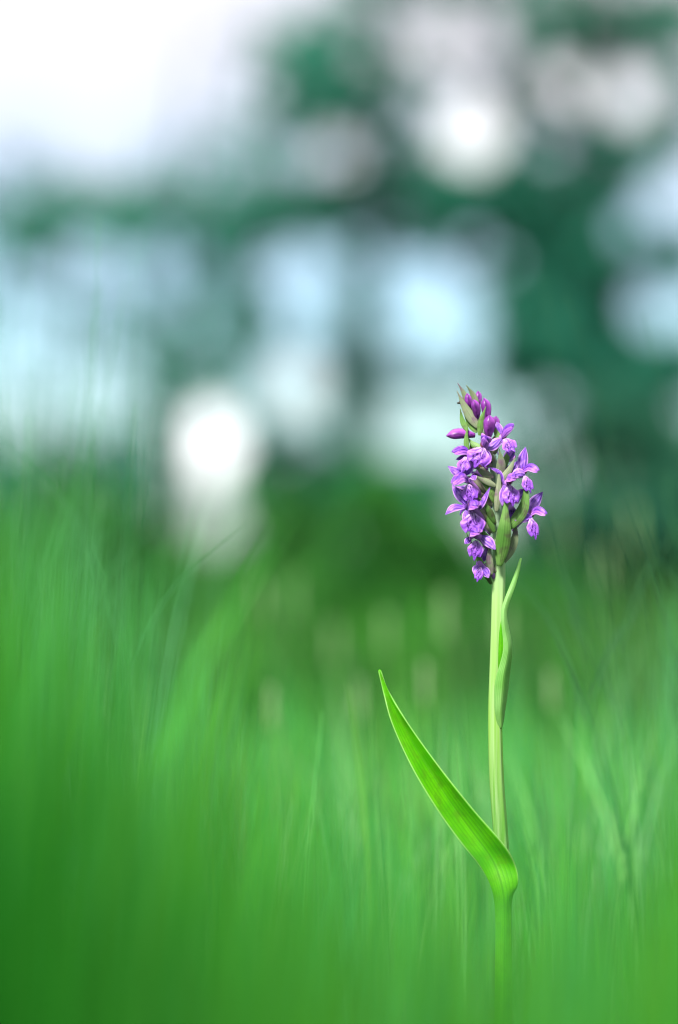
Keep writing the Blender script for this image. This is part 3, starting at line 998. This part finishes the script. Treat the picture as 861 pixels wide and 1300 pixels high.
for k in range(30):
    Y = random.choice((random.uniform(1.16, 1.45), random.uniform(0.86, 0.95)))
    px = random.uniform(-50, 120)
    grass_stem(px, Y, (px + random.uniform(-25, 95), random.uniform(230, 620) + 0.35 * px), 'thin upright grass stem standing before the slender pale tree', 'thin grass stems before the slender tree', random.uniform(0.0004, 0.0008), (0.06, 0.22, 0.08), 0.0004)
for k in range(9):
    Y = random.uniform(1.18, 1.4)
    px = random.uniform(760, 960)
    grass_stem(px, Y, (px - random.uniform(110, 220), random.uniform(330, 580)), 'thin leaning grass stem behind the flower spike, before the dark tree', 'leaning grass stems before the dark tree', random.uniform(0.0005, 0.0008), (0.04, 0.13, 0.06), 0.0004)
for k in range(10):
    Y = random.uniform(1.25, 1.6)
    px = random.uniform(770, 900)
    grass_stem(px, Y, (px + random.uniform(-30, 60), random.uniform(560, 760)), 'pale upright grass stem before the dark blue green bush', 'pale grass stems before the dark bush', random.uniform(0.0006, 0.0010), (0.08, 0.24, 0.08), 0.0005)


# flowering grasses with pale seed heads
def seed_grass(px, py, Y, size):
    top = pix(px, py, Y)
    b = Vector((top.x + random.uniform(-0.02, 0.02), Y + random.uniform(-0.02, 0.02), 0))
    b.z = float(ground_z(b.x, b.y)) - 0.002
    t = empty('seed_head_stalk', b)
    tag(t, 'pale seed head of a flowering grass above the meadow behind the orchid', 'seed head', 'flowering grasses behind the orchid')
    line = [Vector(q) for q in catmull([b, b.lerp(top, 0.55) + Vector((0.006, 0, 0)), top], 10)]
    V, F, UV = tube(line, [0.0009 - 0.00005 * i for i in range(10)], 6)
    link('culm', mesh('culm', V, F, UV), M['sheath'], t)
    parts = []
    for k in range(26):                      # spikelets round the top of the culm
        f = k / 25
        p = top + Vector((0, 0, -size * (1 - f)))
        a = k * 2.4
        d = Vector((math.cos(a) * 0.35, math.sin(a) * 0.35, 1)) * size * 0.2
        parts.append(tube([p, p + d * 0.5, p + d], [0.0007, 0.0016, 0.0003], 5))
    V, F, UV = join(*parts)
    link('seed_head', mesh('seed_head', V, F, UV), M['seed'], t)


for px, py, Y, sz in [(425, 800, 2.3, .030), (565, 760, 1.9, .028), (490, 785, 2.1, .026), (372, 740, 2.5, .03), (712, 655, 2.6, .034), (768, 700, 2.2, .03), (330, 745, 2.2, .024), (700, 860, 1.6, .018), (345, 880, 1.55, .02), (455, 870, 1.7, .02), (640, 780, 2.1, .024), (805, 650, 2.4, .03), (540, 850, 1.6, .02)]:
    seed_grass(px, py, Y, sz)


# ------------------------------------------------------------------ leaves of bushes and trees
GAPS = [(600, 165, 48), (540, 125, 24), (490, 165, 26), (715, 118, 42), (800, 122, 38), (760, 190, 22), (848, 250, 40), (690, 55, 16), (740, 35, 22), (800, 40, 18), (850, 90, 18), (620, 60, 30), (560, 55, 38), (515, 30, 32), (620, 15, 24),
        (800, 290, 20), (832, 390, 36), (640, 335, 14), (600, 312, 16), (700, 185, 18), (430, 190, 30), (390, 205, 20), (345, 200, 24), (470, 60, 24), (330, 120, 18), (562, 392, 46), (505, 345, 22), (600, 420, 20), (525, 420, 18), (385, 350, 44), (420, 400, 22),
        (262, 560, 50), (250, 612, 42), (235, 655, 26), (378, 488, 38), (525, 545, 44), (480, 560, 22), (118, 350, 46), (55, 430, 44), (135, 500, 46), (20, 360, 30), (200, 350, 26), (30, 520, 34), (250, 420, 24), (60, 585, 14), (700, 520, 20), (760, 500, 14), (400, 640, 12)]


def open_gaps(V, Q, T):
    """openings between the boughs: leaves that would close them are left out"""
    c = V.reshape(-1, 4, 3).mean(1)
    u = c[:, 0] / c[:, 1] * FPX + 430.5
    v = HORIZON - (c[:, 2] - CAM_H) / c[:, 1] * FPX
    keep = np.ones(len(c), bool)
    for gx, gy, gr in GAPS:
        keep &= np.hypot(u - gx, v - gy) > gr * (0.9 + 0.2 * rng.uniform(0, 1, len(c)))
    V = V.reshape(-1, 4, 3)[keep].reshape(-1, 3)
    T = T.reshape(-1, 4, 3)[keep].reshape(-1, 3)
    return V, np.arange(len(V)).reshape(-1, 4), T


def leaf_cloud(clumps, size, cols, flat=0.55):
    """clumps: list of (centre Vector, radius, count). Leaf = small pointed quad pair"""
    C, Rr = [], []
    for c, r, k in clumps:
        C.append(np.repeat(np.array([c]), k, 0))
        Rr.append(np.full(k, r))
    C, Rr = np.concatenate(C), np.concatenate(Rr)
    n = len(C)
    d = rng.normal(0, 1, (n, 3))
    d /= np.linalg.norm(d, axis=1, keepdims=True)
    rad = rng.uniform(0, 1, n) ** 0.45 * Rr * rng.uniform(0.8, 1.15, n)
    c = C + d * rad[:, None] * np.array([1, 1, 0.8])
    a = rng.normal(0, 1, (n, 3)); a /= np.linalg.norm(a, axis=1, keepdims=True)
    b = np.cross(a, rng.normal(0, 1, (n, 3))); b /= np.linalg.norm(b, axis=1, keepdims=True)
    L = size * rng.uniform(0.7, 1.35, n)[:, None]
    W = L * flat
    V = np.stack([c - a * L * 0.5, c + b * W * 0.5, c + a * L * 0.5, c - b * W * 0.5], 1).reshape(-1, 3)
    Q = np.arange(n * 4).reshape(-1, 4)
    T = np.repeat(palette(n, cols, 0.22), 4, axis=0)
    return V, Q, T


def limb(a, b, r0, r1, sag=0.12, n=7):
    a, b = Vector(a), Vector(b)
    m = (a + b) / 2 + Vector((random.uniform(-1, 1), random.uniform(-1, 1), random.uniform(0.2, 1))) * (b - a).length * sag
    line = catmull([a, m, b], n)
    return tube(line, [r0 + (r1 - r0) * i / (n - 1) for i in range(n)], 8)


def tree(name, label, root_px, Y, height, trunk_r, spec, cols, leaf=0.10, group='trees behind the meadow', extra=60, spread=3.0, low=1.5, dens=1.0, fill=()):
    """spec: crown clumps as (px, py, radius px, cover); extra clumps fill the crown outside the frame"""
    base = pix(root_px, HORIZON, Y)
    base.z = -0.03
    t = empty(name, base)
    tag(t, label, 'tree', group)
    sc = Y / FPX
    clumps, parts = [], []
    leaf_a = leaf * leaf * 0.55 * 0.5 * 0.55
    top = base + Vector((random.uniform(-.4, .4), 0, height * 0.92))
    trunk_line = [Vector(q) for q in catmull([base, base + Vector((random.uniform(-.2, .2), .1, height * .3)), base + Vector((random.uniform(-.4, .4), 0, height * .62)), top], 16)]
    parts.append(tube(trunk_line, [trunk_r * (1.25 if i == 0 else 1 - 0.9 * i / 15) for i in range(16)], 12))

    def add(c, r, cover, src=None):
        k = int(max(6, -math.log(max(0.02, 1 - cover)) * math.pi * r * r / leaf_a))
        clumps.append((tuple(c), r, min(k, 1600)))
        if src is not None:
            parts.append(limb(src, c, 0.012, 0.005, 0.1, 5))
            return
        src = min(trunk_line[2:], key=lambda q: abs(q.z - (c.z - 0.35 * (Vector((c.x, c.y, 0)) - Vector((base.x, base.y, 0))).length)))
        parts.append(limb(src, c, trunk_r * 0.13, 0.012, 0.1))

    for x0, x1, y0, y1, m, cov in fill:       # leafy mass between the named boughs
        for k in range(m):
            c = pix(random.uniform(x0, x1), random.uniform(y0, y1), Y + random.uniform(-2.2, 2.2))
            add(c, random.uniform(22, 40) * sc, random.uniform(0.75, 1.05) * cov, min((pix(p, q, Y) for p, q, _, _ in spec), key=lambda w: (w - c).length))
    for px, py, r, cover in spec:
        cv = min(0.985, cover * 1.12 + 0.06) * dens
        c0 = pix(px, py, Y + random.uniform(-1.0, 1.0))
        rr = r * sc * 1.15
        add(c0, rr * 0.6, cv * 0.8)
        for k in range(7):                    # sprays round the bough, uneven and with gaps between
            a, q = random.uniform(0, 2 * math.pi), random.uniform(0.35, 1.0) ** 0.6 * rr
            add(c0 + Vector((math.cos(a) * q, random.uniform(-0.8, 0.8), math.sin(a) * q)), rr * random.uniform(0.22, 0.42), min(0.97, cv * random.uniform(0.55, 1.25)), c0)
    for k in range(extra):
        a = random.uniform(0, 2 * math.pi)
        z = random.uniform(low, height)
        rr = spread * math.sin(math.pi * min(0.95, max(0.08, (z - low * 0.6) / (height - low * 0.5)))) ** 0.6 * random.uniform(0.3, 1.05)
        c = Vector((base.x + math.cos(a) * rr, base.y + math.sin(a) * rr * 0.9, z))
        u = c.x / c.y * FPX + 430.5
        v = HORIZON - (c.z - CAM_H) / c.y * FPX
        if -60 < u < 920 and -60 < v < 720: continue      # inside the picture the crown follows spec
        add(c, random.uniform(0.45, 0.8), random.uniform(0.5, 0.85))
    V, F, UV = join(*parts)
    link('trunk', mesh('trunk', V, F, UV), M['bark'], t)
    V, Q, T = open_gaps(*leaf_cloud(clumps, leaf, cols))
    link('crown', fast_mesh('crown', V, Q, T), M['foliage'], t, smooth=False)
    return t


DARK = [(0.02, 0.16, 0.11), (0.026, 0.17, 0.095), (0.018, 0.145, 0.11)]
MID = [(0.035, 0.22, 0.15), (0.045, 0.24, 0.13), (0.028, 0.21, 0.16)]

tree('broad_tree', 'tall dark leafy tree with big gaps in its crown, leaning over the bushes', 735, 30, 11, 0.24,
     [(690, 440, 60, .93), (720, 380, 65, .93), (690, 330, 55, .9), (650, 270, 55, .88), (600, 275, 45, .85), (690, 240, 45, .85), (740, 300, 50, .85), (770, 350, 45, .8),
      (665, 200, 32, .8), (660, 60, 40, .55), (690, 20, 45, .6), (770, 50, 45, .6), (840, 60, 50, .65), (850, 150, 40, .6), (760, 200, 40, .55), (760, 260, 45, .65), (800, 330, 40, .65),
      (840, 450, 60, .8), (780, 460, 50, .8), (740, 480, 40, .75), (640, 360, 32, .6), (640, 440, 32, .7), (720, 180, 30, .4), (650, 130, 22, .6), (670, 500, 40, .6), (720, 540, 40, .5), (640, 570, 40, .5), (600, 330, 24, .4), (750, 120, 22, .5), (700, 60, 24, .5), (620, 20, 30, .25), (780, 560, 40, .8), (850, 330, 34, .5), (620, 230, 30, .8), (680, 400, 60, .97), (730, 430, 60, .97), (650, 470, 44, .85), (700, 470, 50, .9), (820, 520, 54, .9), (760, 535, 46, .85), (700, 530, 44, .65), (860, 580, 50, .95), (840, 20, 50, .7), (790, 10, 50, .6), (740, 20, 44, .5), (660, 110, 26, .7), (760, 90, 20, .7), (670, 160, 30, .7), (860, 200, 24, .5), (780, 190, 34, .6), (630, 250, 44, .9), (720, 280, 50, .92), (800, 400, 40, .6), (840, 350, 40, .5), (730, 160, 24, .5), (580, 60, 50, .3), (520, 80, 40, .4)],
     DARK, fill=[(630, 880, 0, 480, 120, .88), (640, 880, 0, 220, 30, .85), (380, 560, 20, 120, 14, .6), (520, 700, 200, 320, 22, .9), (640, 780, 280, 480, 30, .95), (500, 660, 0, 200, 22, .6), (760, 880, 430, 600, 24, .95)])
tree('middle_tree', 'mid green tree with a thin crown and a long drooping bough', 465, 34, 10, 0.20,
     [(390, 70, 45, .7), (430, 110, 40, .65), (360, 110, 42, .55), (450, 150, 35, .6), (480, 250, 42, .88), (530, 255, 36, .85), (430, 262, 36, .8), (560, 285, 30, .7), (400, 230, 38, .5),
      (340, 170, 45, .4), (480, 190, 40, .5), (520, 150, 30, .45), (470, 330, 24, .55), (455, 420, 28, .6), (440, 470, 34, .65), (460, 530, 38, .6), (540, 200, 24, .5), (430, 20, 40, .3), (300, 230, 40, .35), (380, 180, 40, .55), (430, 200, 36, .5), (500, 310, 26, .5), (450, 370, 34, .45), (400, 440, 34, .45), (430, 580, 46, .8), (350, 560, 32, .8), (480, 600, 46, .75), (410, 620, 40, .8), (370, 300, 40, .5), (350, 610, 36, .8), (500, 480, 30, .35), (560, 600, 40, .5), (540, 475, 34, .55), (590, 490, 34, .6), (490, 440, 26, .6), (480, 60, 34, .45), (330, 60, 34, .35), (500, 20, 40, .35), (370, 50, 40, .6), (420, 60, 40, .6), (400, 150, 44, .55), (460, 190, 44, .6), (350, 220, 44, .5), (500, 130, 36, .5), (450, 640, 50, .95), (520, 620, 46, .9), (560, 640, 44, .9), (330, 650, 30, .9)],
     MID + DARK, fill=[(330, 560, 30, 240, 42, .62), (310, 580, 210, 300, 22, .85), (300, 560, 580, 660, 20, .95), (420, 480, 300, 560, 14, .6)])
tree('slender_tree', 'slender pale leaved tree with airy foliage standing apart from the dark tree', 235, 33, 7, 0.15,
     [(20, 290, 42, .6), (70, 280, 42, .62), (130, 285, 40, .62), (190, 275, 38, .6), (250, 285, 40, .7), (300, 300, 42, .72), (340, 270, 40, .6), (310, 370, 36, .65), (330, 430, 36, .65), (220, 440, 42, .6),
      (190, 390, 34, .45), (250, 360, 36, .4), (20, 370, 34, .5), (40, 450, 40, .35), (100, 450, 44, .3), (150, 500, 46, .35), (250, 480, 38, .4), (310, 490, 30, .6), (360, 330, 44, .3), (400, 380, 40, .3),
      (100, 350, 44, .25), (160, 340, 40, .25), (60, 540, 46, .5), (130, 560, 40, .5), (90, 230, 44, .4), (200, 220, 44, .4), (20, 220, 44, .35), (280, 200, 40, .4), (60, 590, 46, .6), (120, 620, 46, .75), (20, 520, 44, .5), (180, 590, 34, .7), (170, 640, 34, .8), (320, 620, 30, .85), (325, 540, 26, .75), (200, 520, 30, .6), (180, 540, 26, .6), (240, 490, 34, .6), (280, 470, 30, .55), (60, 340, 44, .4), (140, 400, 44, .4), (80, 400, 44, .35)],
     MID + DARK[:1], spread=2.6, dens=0.92, fill=[(-40, 340, 245, 315, 30, .8), (180, 340, 380, 460, 12, .7), (-40, 120, 330, 420, 8, .5), (-40, 200, 580, 660, 24, .9)])


# the row of trees goes on to both sides
for name, label, px, Y, hgt, cols, sp in [
        ('broad_tree', 'broad leafy tree next beyond the slender pale tree', -330, 31, 9, MID, 3.0),
        ('broad_tree', 'tall dark tree two places beyond the slender pale tree', -900, 34, 11, DARK, 3.6),
        ('broad_tree', 'leafy tree three places beyond the slender pale tree', -1500, 32, 9, MID, 3.2),
        ('broad_tree', 'leafy tree next beyond the tall dark tree with gaps', 1270, 32, 10, MID, 3.2),
        ('broad_tree', 'dark tree two places beyond the tall dark tree with gaps', 1800, 34, 11, DARK, 3.6),
        ('broad_tree', 'leafy tree three places beyond the tall dark tree with gaps', 2400, 31, 9, MID, 3.2)]:
    tree(name, label, px, Y, hgt, 0.2, [], cols, extra=70, spread=sp, low=1.0)


def shrub(name, label, px, Y, top_px, half_px, cols, leaf=0.035, group='bushes along the edge of the meadow', cover=0.95, rows=5):
    sc = Y / FPX
    base = pix(px, HORIZON, Y)
    base.z = -0.02
    t = empty(name, base)
    tag(t, label, 'bush', group)
    H = CAM_H + (HORIZON - top_px) * sc
    Wd = half_px * sc
    clumps, parts = [], []
    leaf_a = leaf * leaf * 0.55 * 0.5 * 0.55
    m = max(14, int(20 * (Wd / H) * rows / 3))
    for k in range(m):
        u = random.uniform(-1, 1)
        z = H * random.uniform(0.12, 1.0) * math.sqrt(max(0.1, 1 - abs(u) ** 2.5))
        r = H * random.uniform(0.16, 0.26)
        c = base + Vector((u * Wd, random.uniform(-.5, .5) * Wd, max(r * 0.7, z - r * 0.6)))
        kk = int(-math.log(1 - cover) * math.pi * r * r / leaf_a * 0.5)
        clumps.append((tuple(c), r, min(int(kk * 1.8), 1600)))
        parts.append(limb(base + Vector((u * Wd * 0.2, 0, 0)), c, H * 0.02, H * 0.005, 0.1, 5))
    V, F, UV = join(*parts)
    link('branches', mesh('branches', V, F, UV), M['bark'], t)
    V, Q, T = leaf_cloud(clumps, leaf, cols)
    link('foliage', fast_mesh('foliage', V, Q, T), M['foliage'], t, smooth=False)
    return t


BUSH = [(0.028, 0.15, 0.022), (0.036, 0.17, 0.022), (0.02, 0.13, 0.03)]
TEAL = [(0.018, 0.10, 0.06), (0.022, 0.11, 0.065)]
shrub('low_bush', 'low rounded green bush below the bright sky gap', 110, 7.0, 588, 140, BUSH)
shrub('low_bush', 'small bush under the thin drooping bough of the middle tree', 362, 7.6, 590, 80, BUSH)
shrub('low_bush', 'broad green bush right behind the orchid', 545, 7.2, 572, 165, BUSH)
shrub('dark_bush', 'dark blue green bush under the tall dark tree, taller than its neighbours', 805, 8.0, 485, 140, TEAL)
shrub('dark_bush', 'dark bush beside the blue green one, at the foot of the dark tree', 690, 9.0, 560, 90, TEAL)
shrub('low_bush', 'green bush at the outer end of the bush row under the slender tree', -90, 7.5, 600, 140, BUSH)
shrub('low_bush', 'green bush beyond the end of the bush row, under the broad tree', -420, 8.0, 610, 170, BUSH)
shrub('dark_bush', 'dark bush beyond the end of the bush row, under the leafy tree', 1330, 9.0, 560, 150, TEAL)
shrub('dark_bush', 'dark bush at the outer end of the bush row by the dark tree', 1010, 8.5, 520, 140, TEAL)

for o in list(bpy.data.objects):
    if o.type == 'MESH' and not o.data.materials:
        o.data.materials.append(M['ground'])
